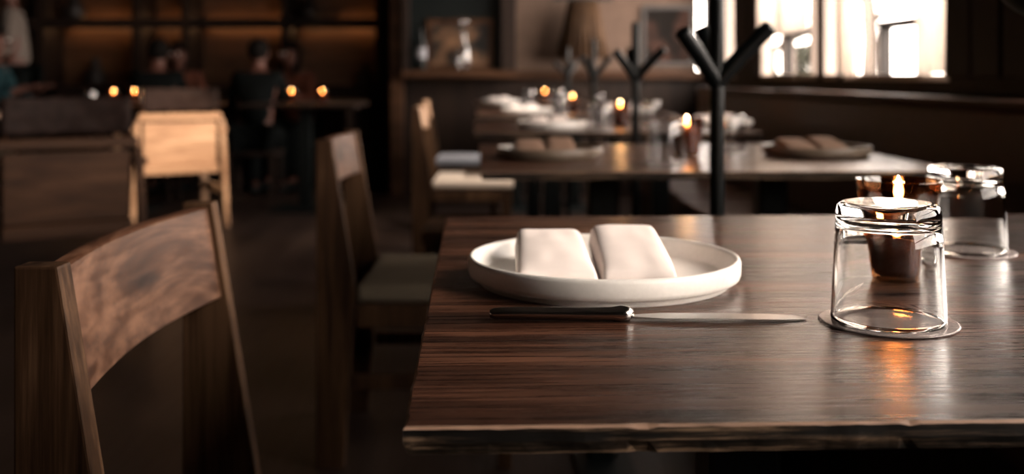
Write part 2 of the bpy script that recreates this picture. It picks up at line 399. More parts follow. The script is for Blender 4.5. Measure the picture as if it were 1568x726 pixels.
# ---------------------------------------------------------------- tables
def table_top(L, D, T, seed, fine):
    rnd = random.Random(seed); step = .006 if fine else .05
    pts = []
    def run(a, b, nrm):
        n = max(1, int((Vector(b) - Vector(a)).length / step))
        for i in range(n): pts.append((Vector(a).lerp(Vector(b), i / n), nrm))
    run((0, 0, 0), (L, 0, 0), (0, 1)); run((L, 0, 0), (L, D, 0), (-1, 0)); run((L, D, 0), (0, D, 0), (0, -1)); run((0, D, 0), (0, 0, 0), (1, 0))
    bm = bmesh.new(); R0, R1, R2, R3 = [], [], [], []
    for p, nn in pts:
        nv = Vector((nn[0], nn[1], 0))
        q = noise.noise(p * 60) * .5 + noise.noise(p * 210) * .5
        c = (.0017 if fine else .0012) + .0009 * q + (.0012 if (fine and noise.noise(p * 33 + Vector((7, 0, 0))) > .38) else 0)
        # corners: pull towards the middle of the top so insets stay square
        ins = Vector((0, 0, 0))
        if p.x < c: ins.x = c
        if p.x > L - c: ins.x = -c
        if p.y < c: ins.y = c
        if p.y > D - c: ins.y = -c
        w = Vector((0, 0, 0)) if not fine else nv * (.0010 * noise.noise(p * 45 + Vector((0, 0, 3))))
        R0.append(bm.verts.new(p + ins)); R1.append(bm.verts.new(p + Vector((0, 0, -c * .9)) + w))
        R2.append(bm.verts.new(p + Vector((0, 0, -T * .55)) + w * 1.6)); R3.append(bm.verts.new(p + Vector((0, 0, -T)) + ins * 1.5))
    n = len(pts)
    bm.faces.new(R0).material_index = 0
    bm.faces.new(R3[::-1]).material_index = 1
    for i in range(n):
        j = (i + 1) % n
        bm.faces.new((R0[i], R1[i], R1[j], R0[j])).material_index = 2
        bm.faces.new((R1[i], R2[i], R2[j], R1[j])).material_index = 1
        bm.faces.new((R2[i], R3[i], R3[j], R2[j])).material_index = 1
    return bm
TW, TD, TT = 1.0, .873, .0165
def make_table(name, label, fine, corner, group='square dark tables in a row beside the bench'):
    t = thing(name, label, 'table', (corner[0], corner[1], 0), TH, group)
    obj('tabletop', table_top(TW, TD, TT, 3, fine), [M_table, M_edge, M_worn], t, loc=(0, 0, .75))
    for u in (.30, .72):
        bm = bmesh.new(); box(bm, u - .035, u + .035, TD / 2 - .035, TD / 2 + .035, .0131, .7249, .006)
        obj('pedestal', bm, M_iron, t)
        obj('base_plate', bx(u - .07, u + .07, .12, TD - .12, 0, .013, .003), M_iron, t)
        obj('top_bracket', bx(u - .05, u + .05, .16, TD - .16, .725, .7334, .002), M_iron, t)
    return t
T1 = make_table('dining_table', 'large dark wood table in the foreground with a rough worn front edge', True, (-.0613, .587))
tables = [
    ((-.063, 2.13), 'dark square table just behind the nearest black branching stand'),
    ((-.13, 3.60), 'third dark table back, holding a bright napkin plate on its left end'),
    ((-.17, 5.10), 'fourth dark table back along the bench'),
    ((-.25, 7.05), 'farthest dark table in the row, in front of the back wall'),
]
TL = [T1]
for c, lab in tables:
    if len(TL) == 1: TL.append(make_table('dining_table', lab, False, c))
    else: TL.append(dup(TL[1], (c[0], c[1], 0), TH, lab))

# ---------------------------------------------------------------- plates
ZT = .75
def plate_bm(seg=96):
    prof = [(0, .006), (.085, .006), (.113, .0075), (.119, .011), (.1225, .0225), (.1243, .0252), (.1268, .0262), (.1290, .0250), (.1300, .022),
            (.1297, .0115), (.1285, .0080), (.1255, .0062), (.1205, .0056), (.1196, .0048), (.1192, .0012), (.1180, .0000), (.110, 0), (.108, .0026), (0, .0026)]
    return lathe(bmesh.new(), prof, seg)
def make_plate(label, x, y, group='round white stoneware plates with napkins'):
    o = obj('plate', plate_bm(), M_plate, smooth=True, loc=(x, y, ZT)); return tag(o, label, 'plate', group)
P1 = make_plate('cream stoneware plate with upright rim on the foreground table', .0876, 1.005)

def slab(x0, x1, y0, y1, zf, zb, zbase, seed, side_in=0.0, skew=0.0):
    """puffy folded half of a napkin, low at the front and high at the back"""
    bm = bmesh.new(); nx, ny = 26, 30; top, bot = [], []
    for j in range(ny + 1):
        v = j / ny; rt, rb = [], []
        for i in range(nx + 1):
            u = i / nx
            ex = 1 - abs(2 * u - 1) ** 12; ey = 1 - abs(2 * v - 1) ** 14
            edge = max(0, min(1, ex)) ** .4 * max(0, min(1, ey)) ** .4
            p = Vector((u * 3 + seed, v * 3, seed))
            h = zf + (zb - zf) * v ** .9
            h += .0010 * noise.noise(p * 1.3) + .002 * math.sin(math.pi * u) * math.sin(math.pi * v)
            xx = x0 + (x1 - skew * v - x0) * u + .0012 * noise.noise(p * 1.1 + Vector((0, 0, 4)))
            # rounded sides
            if u < .5: xx += side_in * (1 - edge) * 0
            yy = y0 + (y1 - y0) * v + .0012 * noise.noise(p + Vector((3, 0, 0)))
            zc = zbase + (h - zbase) * .42
            rt.append(bm.verts.new((xx, yy, zc + (h - zc) * edge)))
            rb.append(bm.verts.new((xx, yy, zc + (zbase - zc) * edge)))
        top.append(rt); bot.append(rb)
    for j in range(ny):
        for i in range(nx):
            bm.faces.new((top[j][i], top[j][i + 1], top[j + 1][i + 1], top[j + 1][i]))
            bm.faces.new((bot[j][i], bot[j + 1][i], bot[j + 1][i + 1], bot[j][i + 1]))
    for i in range(nx):
        for a, b in ((0, 0), (ny, ny)):
            f = (top[a][i], bot[a][i], bot[a][i + 1], top[a][i + 1]); bm.faces.new(f)
    for j in range(ny):
        for i in (0, nx): bm.faces.new((top[j][i], top[j + 1][i], bot[j + 1][i], bot[j][i]))
    bmesh.ops.remove_doubles(bm, verts=bm.verts, dist=.0002)
    return bm
def make_napkin(label, px, py):
    t = thing('napkin', label, 'napkin', (px, py, ZT + .0065), 0, 'folded napkins on plates')
    cx, cy = .0876, 1.005
    a = obj('folded_half', slab(.0035 - cx, .0775 - cx, .924 - cy, 1.086 - cy, .0165, .0350, .0, 1.3, 0, .006), M_napkin, t, smooth=True)
    b = obj('folded_half', slab(.0795 - cx, .1490 - cx, .924 - cy, 1.090 - cy, .0165, .0395, .0, 5.1), M_napkin, t, smooth=True)
    return t
N1 = make_napkin('pinkish white napkin folded in two halves on the cream foreground plate', .0876, 1.005)

plates = [
    (.090, 2.52, 'plate and', 'brown plate on the left end of the second table'),
    (.745, 2.56, '', 'brown plate on the right end of the second table beside the bench'),
    (.150, 3.92, '', 'bright plate on the left end of the third table'),
    (.80, 4.05, '', 'plate on the bench side of the third table'),
    (.075, 5.45, '', 'bright plate on the left end of the fourth table'),
    (-.08, 7.35, '', 'plate on the left end of the farthest table'),
    (.62, 5.5, '', 'plate on the bench side of the fourth table'),
]
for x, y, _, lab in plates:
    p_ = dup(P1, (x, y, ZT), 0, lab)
    n_ = dup(N1, (x, y, ZT + .0065), 0, lab.replace('bright plate', 'bright folded napkin').replace('brown plate', 'shade-painted folded napkin').replace('plate on', 'folded napkin on'))
    if 'second table' in lab:                     # dimmer light on this table is put into darker plates and napkins
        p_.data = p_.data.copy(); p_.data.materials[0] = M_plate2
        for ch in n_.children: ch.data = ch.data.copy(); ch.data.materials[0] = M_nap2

# ---------------------------------------------------------------- knife
kt = thing('table_knife', 'steel table knife lying in front of the cream plate', 'knife', (-.018, .843, ZT), R(-.2))
bm = bmesh.new()
xs = [0, .004, .02, .05, .08, .098, .106, .112, .116]
rs = [.0036, .0054, .0060, .0062, .0064, .0068, .0082, .0070, .0036]
tube(bm, [(x, .0005 * math.sin(x * 40), .0056 + .0004 * math.sin(x * 60)) for x in xs], rs, 20, True, 1.0)
for v in bm.verts: v.co.z = max(.0002, .0056 + (v.co.z - .0056) * .85)
obj('handle', bm, M_steel, kt, smooth=True)
bm = bmesh.new(); nb = 24; prev = None
for i in range(nb + 1):
    t = i / nb; x = .1165 + .140 * t
    w = .0028 + .0062 * min(1, t * 6); w *= 1 - max(0, (t - .72) / .28) ** 2 * .88
    yc = .0035 * t * t; z = .0034 + .0008 * math.sin(t * 3) - .002 * t
    rng = [bm.verts.new((x, yc + s * w, z + dz)) for s, dz in ((-1, -.0002), (.8, -.0011), (1, -.0003), (.8, .0011), (-1, .0003))]
    if prev:
        for k in range(5): bm.faces.new((prev[k], prev[(k + 1) % 5], rng[(k + 1) % 5], rng[k]))
    else: bm.faces.new(rng)
    prev = rng
bm.faces.new(prev[::-1])
obj('blade', bm, M_blade, kt, auto=True)

# ---------------------------------------------------------------- tumblers, coasters, candles
def tumbler_bm(seg=72):
    prof = [(0.0437, 0), (.0445, .0012), (.0441, .006), (.0436, .02), (.0408, .075), (.0402, .086), (.0390, .0915), (.0362, .0938), (.0330, .0944), (.0315, .09442), (.022, .09442), (0, .09442),
            ]
    inner = [(0, .0820), (.026, .0812), (.0345, .0785), (.0372, .0730), (.0383, .06), (.0405, .02), (.0414, .004), (.0420, .0005)]
    return lathe(bmesh.new(), prof + inner, seg, close=False)
def tumbler_closed(seg=72):
    bm = tumbler_bm(seg)
    # join the first and the last ring (the mouth of the glass)
    be = [e for e in bm.edges if e.is_boundary]
    bmesh.ops.bridge_loops(bm, edges=be)
    return bm
def make_glass(label, x, y, group='upturned glass tumblers beside the candles'):
    o = obj('tumbler', tumbler_closed(), M_tumbler, smooth=True, loc=(x, y, ZT + .0021)); return tag(o, label, 'glass', group)
def make_coaster(label, x, y):
    bm = lathe(bmesh.new(), [(0, 0), (.0520, 0), (.0535, .0004), (.0540, .001), (.0535, .0017), (.0520, .002), (0, .002)], 80)
    o = obj('coaster', bm, M_coaster, smooth=True, loc=(x, y, ZT)); return tag(o, label, 'coaster', 'thin clear coasters under the tumblers')
G1 = make_glass('upturned clear tumbler nearest the camera, in front of the lit candle', .3010, .836)
K1 = make_coaster('clear round coaster under the nearest upturned tumbler', .3010, .836)
G2 = dup(G1, (.507, 1.170, ZT + .0021), 0, 'upturned clear tumbler at the right behind the foreground candle')
K2 = dup(K1, (.507, 1.170, ZT), 0, 'clear round coaster under the tumbler at the right behind the candle')

def candle_light(t, e):
    l = bpy.data.lights.new('candle_glow', 'POINT'); l.energy = e; l.color = (1, .55, .22); l.shadow_soft_size = .006
    o = bpy.data.objects.new('candle_glow', l); C.objects.link(o); o.parent = t; o.location = (0, 0, .106)
def make_candle(label, x, y, e=.35):
    t = thing('votive_candle', label, 'candle', (x, y, ZT), 0, 'votive candles in dark glass')
    prof = [(0, 0), (.024, 0), (.0285, .002), (.0305, .012), (.0345, .045), (.0385, .078), (.0405, .0945), (.0402, .0955), (.0395, .0945), (.0375, .078), (.0335, .045), (.0292, .012), (.026, .006), (0, .005)]
    obj('glass_cup', lathe(bmesh.new(), prof, 64), M_smoke, t, smooth=True)
    obj('wax', lathe(bmesh.new(), [(0, .0065), (.024, .0065), (.0275, .012), (.0350, .066), (.033, .0685), (.012, .067), (0, .0665)], 48), M_wax, t, smooth=True)
    bm = bmesh.new(); tube(bm, [(0, 0, .0665), (.0003, 0, .072), (.001, 0, .0765)], .0008, 6); obj('wick', bm, M_wick, t)
    obj('flame', lathe(bmesh.new(), [(0, .0745), (.0024, .0765), (.0042, .0805), (.0044, .0845), (.0034, .0895), (.0017, .0945), (0, .0990)], 16), M_flame, t, smooth=True)
    candle_light(t, e)
    return t
V1 = make_candle('lit votive candle in dark amber glass behind the nearest tumbler', .381, 1.030)
vl = [(.427, 2.55, 'lit red-brown votive candle on the second table, left of the black stand'),
      (.420, 4.05, 'lit votive candle on the third table, between two black stands'),
      (.322, 5.55, 'lit votive candle on the fourth table'),
      (.235, 7.45, 'lit votive candle on the farthest table in the row')]
gl = [(.347, 2.36, 'upturned tumbler in front of the candle on the second table'), (.565, 2.72, 'upturned tumbler right of the nearest black stand on the second table'),
      (.40 - .07, 3.84, 'upturned tumbler on the near side of the third table'), (.56, 4.22, 'upturned tumbler on the far side of the third table'),
      (.245, 5.35, 'upturned tumbler on the near side of the fourth table'), (.46, 5.70, 'upturned tumbler on the far side of the fourth table'),
      (.12, 7.28, 'upturned tumbler on the near side of the farthest table'), (.34, 7.6, 'upturned tumbler on the far side of the farthest table')]
for x, y, lab in vl:
    d = dup(V1, (x, y, ZT), 0, lab)
GF = None
for x, y, lab in gl:
    if GF is None:
        GF = obj('tumbler', tumbler_closed(40), M_far_glass, smooth=True, loc=(x, y, ZT + .0021)); tag(GF, lab, 'glass', 'upturned glass tumblers beside the candles')
    else: dup(GF, (x, y, ZT + .0021), 0, lab)
    dup(K1, (x, y, ZT), 0, lab.replace('upturned tumbler', 'thin coaster under the tumbler'))

# ---------------------------------------------------------------- black branching stands
def make_stand(label, x, y, rot):
    t = thing('branching_stand', label, 'stand', (x, y, 0), rot, 'black branching stands between the tables')
    bm = bmesh.new(); tube(bm, [(0, 0, .012), (0, 0, 1.112)], .0128, 24, rnd=True); obj('pole', bm, M_black, t, auto=True)
    obj('base_disc', lathe(bmesh.new(), [(0, 0), (.11, 0), (.112, .004), (.108, .010), (.03, .013), (0, .013)], 48), M_black, t, auto=True)
    for k, (a, ln) in enumerate(((R(-8), .088), (R(212), .078), (R(95), .085))):
        bm = bmesh.new(); d = Vector((math.cos(a), math.sin(a), .98))
        d = Vector((d.x * ln, d.y * ln, ln * .93))
        tube(bm, [(0, 0, .948 - .014), (d.x * .5, d.y * .5, .944 + d.z * .5), (d.x, d.y, .948 + d.z)], .0142, 20, rnd=True)
        obj('branch', bm, M_black, t, auto=True)
    return t
ST = make_stand('nearest tall black metal stand with forked branches behind the foreground table', .353, 1.80, 0)
for x, y, r_, lab in [(.39, 3.30, 0, 'second black branching stand, behind the second table'), (.372, 4.80, R(25), 'third black branching stand, behind the third table'),
                      (.335, 6.30, R(60), 'fourth and farthest black branching stand')]:
    dup(ST, (x, y, 0), r_, lab)

# ---------------------------------------------------------------- wooden dining chairs with a curved back rail
CW = .45
def make_chair(label, mseat, mrest, x, y, rotz=0, group='wooden dining chairs with curved back rails'):
    """faces +x; local origin on the floor under the top front edge of the back posts, middle of the width"""
    t = thing('dining_chair', label, 'chair', (x, y, 0), rotz, group)
    for s in (-1, 1):
        y0 = s * CW / 2; y1 = y0 - s * .026
        poly = [(-.036, 0), (.030, 0), (.058, .42), (.054, .46), (0, .792), (-.036, .792)]
        bm = prism(bmesh.new(), poly, min(y0, y1), max(y0, y1), .0022)
        obj('back_post', bm, M_chair, t)
        bm = prism(bmesh.new(), [(.40, 0), (.435, 0), (.445, .40), (.395, .40)], min(y0, y1), max(y0, y1), .002)
        obj('front_leg', bm, M_chair, t)
        ya, yb = sorted((y0 - s * .004, y0 - s * .022))
        obj('side_rail', bx(.059, .394, ya, yb, .34, .395, .002), M_chair, t)
        obj('side_stretcher', bx(.050, .400, ya, yb, .19, .225, .002), M_chair, t)
    # curved back rail between the posts
    bm = bmesh.new(); n = 20; rows = []
    for i in range(n + 1):
        q = i / n; yy = -CW / 2 + .0262 + (CW - .0524) * q; bow = -.020 * math.sin(math.pi * q) ** .9
        row = []
        for z, f in ((.676, 1), (.735, 1), (.787, 1)):
            xf = (.792 - z) * .155 - .006 + bow
            row.append((xf, z))
        pr = [(row[0][0], .678), (row[1][0], .735), (row[2][0], .785), (row[2][0] - .003, .787), (row[2][0] - .016, .787), (row[1][0] - .018, .735), (row[0][0] - .017, .676), (row[0][0] - .003, .676)]
        rows.append([bm.verts.new((a, yy, b)) for a, b in pr])
    for i in range(n):
        for k in range(8):
            bm.faces.new((rows[i][k], rows[i][(k + 1) % 8], rows[i + 1][(k + 1) % 8], rows[i + 1][k]))
    bm.faces.new(rows[0][::-1]); bm.faces.new(rows[-1])
    obj('back_rail', bm, mrest, t, auto=True)
    obj('rear_rail', bx(.02, .044, -CW / 2 + .027, CW / 2 - .027, .34, .395, .002), M_chair, t)
    obj('front_rail', bx(.405, .428, -CW / 2 + .027, CW / 2 - .027, .34, .395, .002), M_chair, t)
    bm = bmesh.new(); box(bm, .062, .452, -CW / 2 + .001, CW / 2 - .001, .4005, .442, .012, 3)
    obj('seat', bm, mseat, t, auto=True)
    return t
CH1 = make_chair('dark wooden chair with figured curved back rail in the left foreground', M_seat, M_rest, -.368, 1.075, R(-.5))
CH2 = make_chair('dark wooden chair with beige woven seat left of the foreground table', M_seat, M_rest, -.435, 2.735)
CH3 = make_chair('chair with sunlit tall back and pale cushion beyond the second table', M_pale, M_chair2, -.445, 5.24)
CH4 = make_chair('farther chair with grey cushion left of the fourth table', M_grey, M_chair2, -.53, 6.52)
st = thing('stool', 'low dark wooden stool under the left end of the second table row', 'stool', (-.07, 3.36, 0))
obj('seat', bx(-.21, .21, -.15, .15, .43, .47, .006), M_chair, st)
for a in (-1, 1):
    for b in (-1, 1): obj('leg', bx(a * .18 - .02, a * .18 + .02, b * .12 - .02, b * .12 + .02, 0, .43, .003), M_chair, st)

# ---------------------------------------------------------------- armchairs seen from behind (faces +y)
def make_armchair(label, x, y, rotz, wd, group='low armchairs with leather backs'):
    t = thing('armchair', label, 'chair', (x, y, 0), rotz, group)
    hw = .245
    for s in (-1, 1):
        poly = [(-.0, 0), (.035, 0), (.04, .40), (.035, .671), (.0, .671), (-.005, .40)]
        bm = prism(bmesh.new(), poly, -.015, .015, .003)       # side profile in XZ -> turn to YZ
        M = Matrix.Translation((s * hw, 0, 0)) @ Matrix.Rotation(R(90), 4, 'Z') @ Matrix.Translation((0, 0, 0))
        bmesh.ops.transform(bm, matrix=M, verts=bm.verts)
        # splay outwards towards the floor
        for v in bm.verts: v.co.x += s * (.86 - v.co.z) * .05
        obj('back_post', bm, wd, t)
        bm = bmesh.new(); tube(bm, [(s * .215, .0185, .7121), (s * .222, .0185, .865)], .010, 10); obj('upright', bm, wd, t, smooth=True)
        bm = bx(s * .275 - .02, s * .275 + .02, .44, .48, 0, .594, .003); obj('front_leg', bm, wd, t)
        obj('armrest', bx(s * .27 - .03, s * .27 + .03, .052, .50, .595, .625, .004), wd, t)
        obj('side_stretcher', bx(s * .285 - .012, s * .285 + .012, .05, .44, .20, .25, .002), wd, t)
    bm = bmesh.new(); nx, nz = 20, 8; g = []
    for j in range(nz + 1):
        g.append([bm.verts.new((-.226 + .452 * i / nx, .002 + .040 * math.sin(math.pi * i / nx) + .010 * noise.noise(Vector((i * .45, j * .9, x))), .725 + .14 * j / nz + .004 * noise.noise(Vector((i * .4, j, 3))))) for i in range(nx + 1)])
    for j in range(nz):
        for i in range(nx): bm.faces.new((g[j][i], g[j][i + 1], g[j + 1][i + 1], g[j + 1][i]))
    o = obj('leather_back', bm, M_leather, t, smooth=True); md = o.modifiers.new('thickness', 'SOLIDIFY'); md.thickness = .008
    obj('top_bar', bx(-.25, .25, -.004, .042, .672, .712, .004), wd, t)
    bm = prism(bmesh.new(), [(-.222, .40), (.222, .40), (.222, .66), (-.222, .66)], .008, .026, .003)
    obj('back_panel', bm, wd, t)
    obj('lower_bar', bx(-.228, .228, -.016, .045, .345, .397, .004), wd, t)
    obj('seat', bx(-.235, .235, .052, .49, .36, .40, .008), M_leather, t)
    return t
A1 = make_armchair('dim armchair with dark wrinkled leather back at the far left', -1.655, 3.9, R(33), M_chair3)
A2 = make_armchair('armchair with sunlight put into its wood colour, seen from behind, left of centre', -2.02, 6.38, R(33), M_chair2)

# ---------------------------------------------------------------- tables on the left side
def simple_table(label, x, y, w, d, m, rotz=0):
    t = thing('side_table', label, 'table', (x, y, 0), rotz, 'tables on the left side of the room')
    obj('tabletop', bx(-w / 2, w / 2, -d / 2, d / 2, .728, .75, .003), m, t)
    obj('pedestal', bx(-.04, .04, -.04, .04, .013, .728), M_iron, t)
    obj('base_plate', bx(-.22, .22, -.22, .22, 0, .0129, .003), M_iron, t)
    return t
M_pt = wood('pale_table_wood', (.25, .16, .11), (.36, .24, .17), (.46, .32, .24), 'x', 1, (.35, .5), .1)
simple_table('pale table cut off by the left edge of the photo', -3.08, 5.55, .9, .8, M_pt)
simple_table('dark table with candles and white dishes behind the sunlit armchair', -2.72, 7.30, 1.25, .7, M_chair3)
simple_table('dark table with two candles in front of the dark shelving', -1.46, 7.40, .8, .66, M_dark)
for x, y, lab in [(-2.79, 7.32, 'candle on the left table, left one of the close pair'), (-2.66, 7.36, 'candle on the left table, right one of the close pair'),
                  (-1.565, 7.42, 'left candle on the dark table before the shelving'), (-1.345, 7.40, 'right candle on the dark table before the shelving')]:
    d = dup(V1, (x, y, ZT), 0, lab)
for x, y, lab in [(-2.52, 7.20, 'glass on the left table catching white light beside the candles'), (-2.88, 7.15, 'white-lit glass left of the candle pair on the left table'),
                  (-2.72, 5.40, 'glass on the pale table at the left edge')]:
    dup(GF, (x, y, ZT + .0001), 0, lab)
M_dish = plain('white_dish', (.75, .72, .68), .3)
def dish(x, y, r, lab):
    o = obj('dish', lathe(bmesh.new(), [(0, .004), (r * .6, .004), (r * .9, .02), (r, .026), (r * .98, .022), (r * .62, 0), (0, 0)], 32), M_dish, smooth=True, loc=(x, y, ZT))
    return tag(o, lab, 'dish', 'white dishes on the left table')
dish(-3.10, 7.15, .09, 'left white dish on the dark left table'); dish(-2.995, 7.34, .07, 'white dish between its neighbour and a glass on the left table')
cp = obj('amber_glass', lathe(bmesh.new(), [(0, 0), (.028, 0), (.034, .09), (.032, .09), (.026, .004), (0, .004)], 32), M_smoke, smooth=True, loc=(-2.86, 5.55, ZT)); tag(cp, 'small amber glass on the pale table at the left edge', 'glass')

# ---------------------------------------------------------------- bench along the right wall (row frame)
def bench(name, label, v0, v1, zt, du=0.0):
    t = thing(name, label, 'bench', (0, 0, 0), TH, 'leather benches along the right wall')
    n = 3
    obj('backrest', bx(1.20 + du, 1.32 + du, v0, v1, .44, zt - .022, .015, 3), M_bench, t)
    obj('top_rail', bx(1.195 + du, 1.335 + du, v0, v1, zt - .021, zt, .006, 2), M_trim, t)
    obj('seat_cushion', bx(.80 + du, 1.199 + du, v0, v1, .36, .46, .02, 3), M_bench, t)
    obj('base', bx(.84 + du, 1.32 + du, v0 + .01, v1 - .01, 0, .359), M_dark, t)
    return t
bench('wall_bench', 'long dark red-brown leather bench below the windows at right', -1.5, 4.15, .890)
bench('wall_bench', 'farther section of brown leather bench beyond the long bench', 4.18, 5.70, .884, .02)

# ---------------------------------------------------------------- display cabinet on the back wall
cb = thing('display_cabinet', 'dark open cabinet on the ledge holding a picture and glassware', 'cabinet', (0, 0, 0))
obj('side_panel', bx(-.842, -.80, 8.04, 8.199, .986, 2.2), M_dark, cb); obj('side_panel', bx(-.08, .03, 8.04, 8.199, .986, 2.2), M_dark, cb)
obj('back_panel', bx(-.80, -.08, 8.17, 8.199, .986, 2.2), M_iron, cb); obj('cornice', bx(-.85, .04, 8.03, 8.199, 2.2, 2.26), M_dark, cb)
struct(obj('trim_2', bx(-.85, .04, 8.00, 8.199, .93, .985, .004), M_chair3))
M_pic, nt, b = mat('painted_scene'); L = nt.links.new
tc = N(nt, 'ShaderNodeTexCoord'); nz = N(nt, 'ShaderNodeTexNoise'); nz.inputs['Scale'].default_value = 7; nz.inputs['Detail'].default_value = 3; L(tc.outputs['Object'], nz.inputs['Vector'])
rp = N(nt, 'ShaderNodeValToRGB'); rp.color_ramp.elements[0].position = .42; rp.color_ramp.elements[0].color = (.008, .008, .008, 1); rp.color_ramp.elements[1].position = .72; rp.color_ramp.elements[1].color = (.24, .13, .07, 1)
L(nz.outputs['Fac'], rp.inputs[0]); L(rp.outputs[0], b.inputs['Base Color']); b.inputs['Roughness'].default_value = .35
def picture(label, x0, x1, y, z0, z1, fw, mf, mp):
    t = thing('framed_picture', label, 'picture', (0, 0, 0))
    bm = bmesh.new(); box(bm, x0, x0 + fw, y, y + .025, z0, z1); box(bm, x1 - fw, x1, y, y + .025, z0, z1); box(bm, x0 + fw, x1 - fw, y, y + .025, z0, z0 + fw); box(bm, x0 + fw, x1 - fw, y, y + .025, z1 - fw, z1)
    obj('frame', bm, mf, t); obj('picture_sheet', bx(x0 + fw, x1 - fw, y + .012, y + .022, z0 + fw, z1 - fw), mp, t)
    return t
picture('small framed picture standing in the dark cabinet behind the decanter', -.665, -.145, 8.14, .987, 1.385, .035, M_chair3, M_pic)
M_pic2, nt, b = mat('dark_print'); L = nt.links.new
tc = N(nt, 'ShaderNodeTexCoord'); nz = N(nt, 'ShaderNodeTexNoise'); nz.inputs['Scale'].default_value = 4.5; nz.inputs['Detail'].default_value = 2; L(tc.outputs['Object'], nz.inputs['Vector'])
rp = N(nt, 'ShaderNodeValToRGB'); rp.color_ramp.elements[0].position = .4; rp.color_ramp.elements[0].color = (.01, .008, .007, 1); rp.color_ramp.elements[1].position = .75; rp.color_ramp.elements[1].color = (.10, .05, .038, 1)
L(nz.outputs['Fac'], rp.inputs[0]); L(rp.outputs[0], b.inputs['Base Color']); b.inputs['Roughness'].default_value = .8; b.inputs['Specular IOR Level'].default_value = .1
picture('dark framed print on the plaster wall behind the black stands', 1.03, 1.44, 8.27, 1.02, 1.50, .03, M_sash, M_pic2)
dc = thing('decanter', 'tall clear glass decanter with round stopper in the dark cabinet', 'decanter', (-.37, 8.06, .985))
obj('body', lathe(bmesh.new(), [(0, 0), (.05, 0), (.06, .02), (.06, .12), (.045, .18), (.022, .22), (.02, .30), (.024, .31), (.016, .31), (.016, .22), (.04, .17), (.054, .12), (.054, .02), (0, .008)], 32), M_far_glass, dc, smooth=True)
obj('stopper', lathe(bmesh.new(), [(0, .305), (.016, .31), (.02, .33), (.04, .36), (.042, .38), (.03, .41), (0, .42)], 24), M_far_glass, dc, smooth=True)
bt = thing('bottle', 'dark bottle with a small white label in the cabinet corner', 'bottle', (-.70, 8.06, .985))
obj('body', lathe(bmesh.new(), [(0, 0), (.04, 0), (.042, .01), (.042, .2), (.018, .26), (.016, .33), (.018, .335), (0, .335)], 28), M_black, bt, smooth=True)
obj('label', lathe(bmesh.new(), [(.0426, .09), (.0428, .091), (.0428, .17), (.0426, .171)], 28), M_grey, bt, smooth=True)

# straw shade of slats hung on the back wall
sh = thing('straw_shade', 'tapered brown shade of upright straw slats hanging at the back wall', 'lampshade', (.545, 8.05, 1.08))
obj('cross_bar', bx(-.23, .23, -.02, .02, .44, .475, .004), M_sash, sh)
bm = bmesh.new(); tube(bm, [(0, 0, .475), (0, 0, 1.92)], .006, 8); obj('cord', bm, M_iron, sh)
for k in range(26):
    a = 2 * math.pi * k / 26; ct, stt = math.cos(a), math.sin(a)
    bm = bmesh.new(); tube(bm, [(ct * .105, stt * .105, .44), (ct * .145, stt * .145, .22), (ct * .19, stt * .19, 0)], [.0125, .016, .021], 6, sx=1.0)
    obj('slat', bm, M_straw, sh, smooth=True)
for z, rr in ((.41, .105), (.04, .18)):
    obj('hoop', lathe(bmesh.new(), [(rr - .004, z), (rr + .004, z), (rr + .004, z + .012), (rr - .004, z + .012)], 32, close=True), M_straw, sh)

# black dome pendant, just inside the top right corner
pd = thing('pendant_lamp', 'black dome pendant lamp cut off by the top right corner', 'lamp', (.695, 1.30, 1.115))
prof = [(.106 * math.sin(R(a)), .106 * math.cos(R(a)) * -1) for a in range(28, 181, 8)]
prof = prof + [(max(0, (p[0]) - .003), p[1] * .96) for p in prof[::-1]]
obj('shade', lathe(bmesh.new(), prof, 64, close=True), M_iron, pd, smooth=True)
bm = bmesh.new(); tube(bm, [(0, 0, .10), (0, 0, 1.885)], .004, 8); obj('cord', bm, M_iron, pd)

# ---------------------------------------------------------------- back-left shelving
def X9(px, d=9.3): return (px - 784) / 1600 * d
def Z9(py, d=9.3): return .948 + (115 - py) / 1600 * d
sv = thing('wall_shelving', 'tall dark shelving with glowing amber compartments across the back left', 'shelving', (0, 0, 0))
ups = [-60, 64, 211, 286, 438, 582]
for px in ups: obj('upright', bx(X9(px) - .035, X9(px) + .035, 9.25, 9.74, 0, 2.6), M_dark, sv)
levels = [Z9(36), Z9(-60), Z9(142)]
for k in range(len(ups) - 1):
    x0, x1 = X9(ups[k]) + .036, X9(ups[k + 1]) - .036
    for z in levels:
        bm = bmesh.new(); box(bm, x0, x1, 9.29, 9.684, z - .012, z + .012); box(bm, x0, x1, 9.25, 9.2899, z - .045, z + .045)
        obj('shelf', bm, M_dark, sv)
    for za, zb in ((levels[2], levels[0]), (levels[0], levels[1])):
        obj('back_panel', bx(x0, x1, 9.685, 9.70, za + .013, zb - .013), M_amber, sv)
obj('base_panel', bx(X9(-60) + .05, X9(582) - .05, 9.3, 9.4, 0, levels[2] - .05), M_dark, sv)
for k, (px0, px1, row, w) in enumerate([(80, 205, 0, 1), (300, 425, 0, 1), (450, 575, 0, .8), (215, 282, 0, .6), (100, 205, 1, .8), (300, 430, 1, 1.2), (512, 575, 1, .8), (220, 280, 1, .5)]):
    x0, x1 = X9(px0), X9(px1)
    if row == 0: obj('light_strip', bx(x0, x1, 9.60, 9.61, levels[0] - .026, levels[0] - .0125), M_strip, sv)
    else: obj('light_strip', bx(x0, x1, 9.60, 9.61, levels[0] + .0125, levels[0] + .026), M_strip, sv)
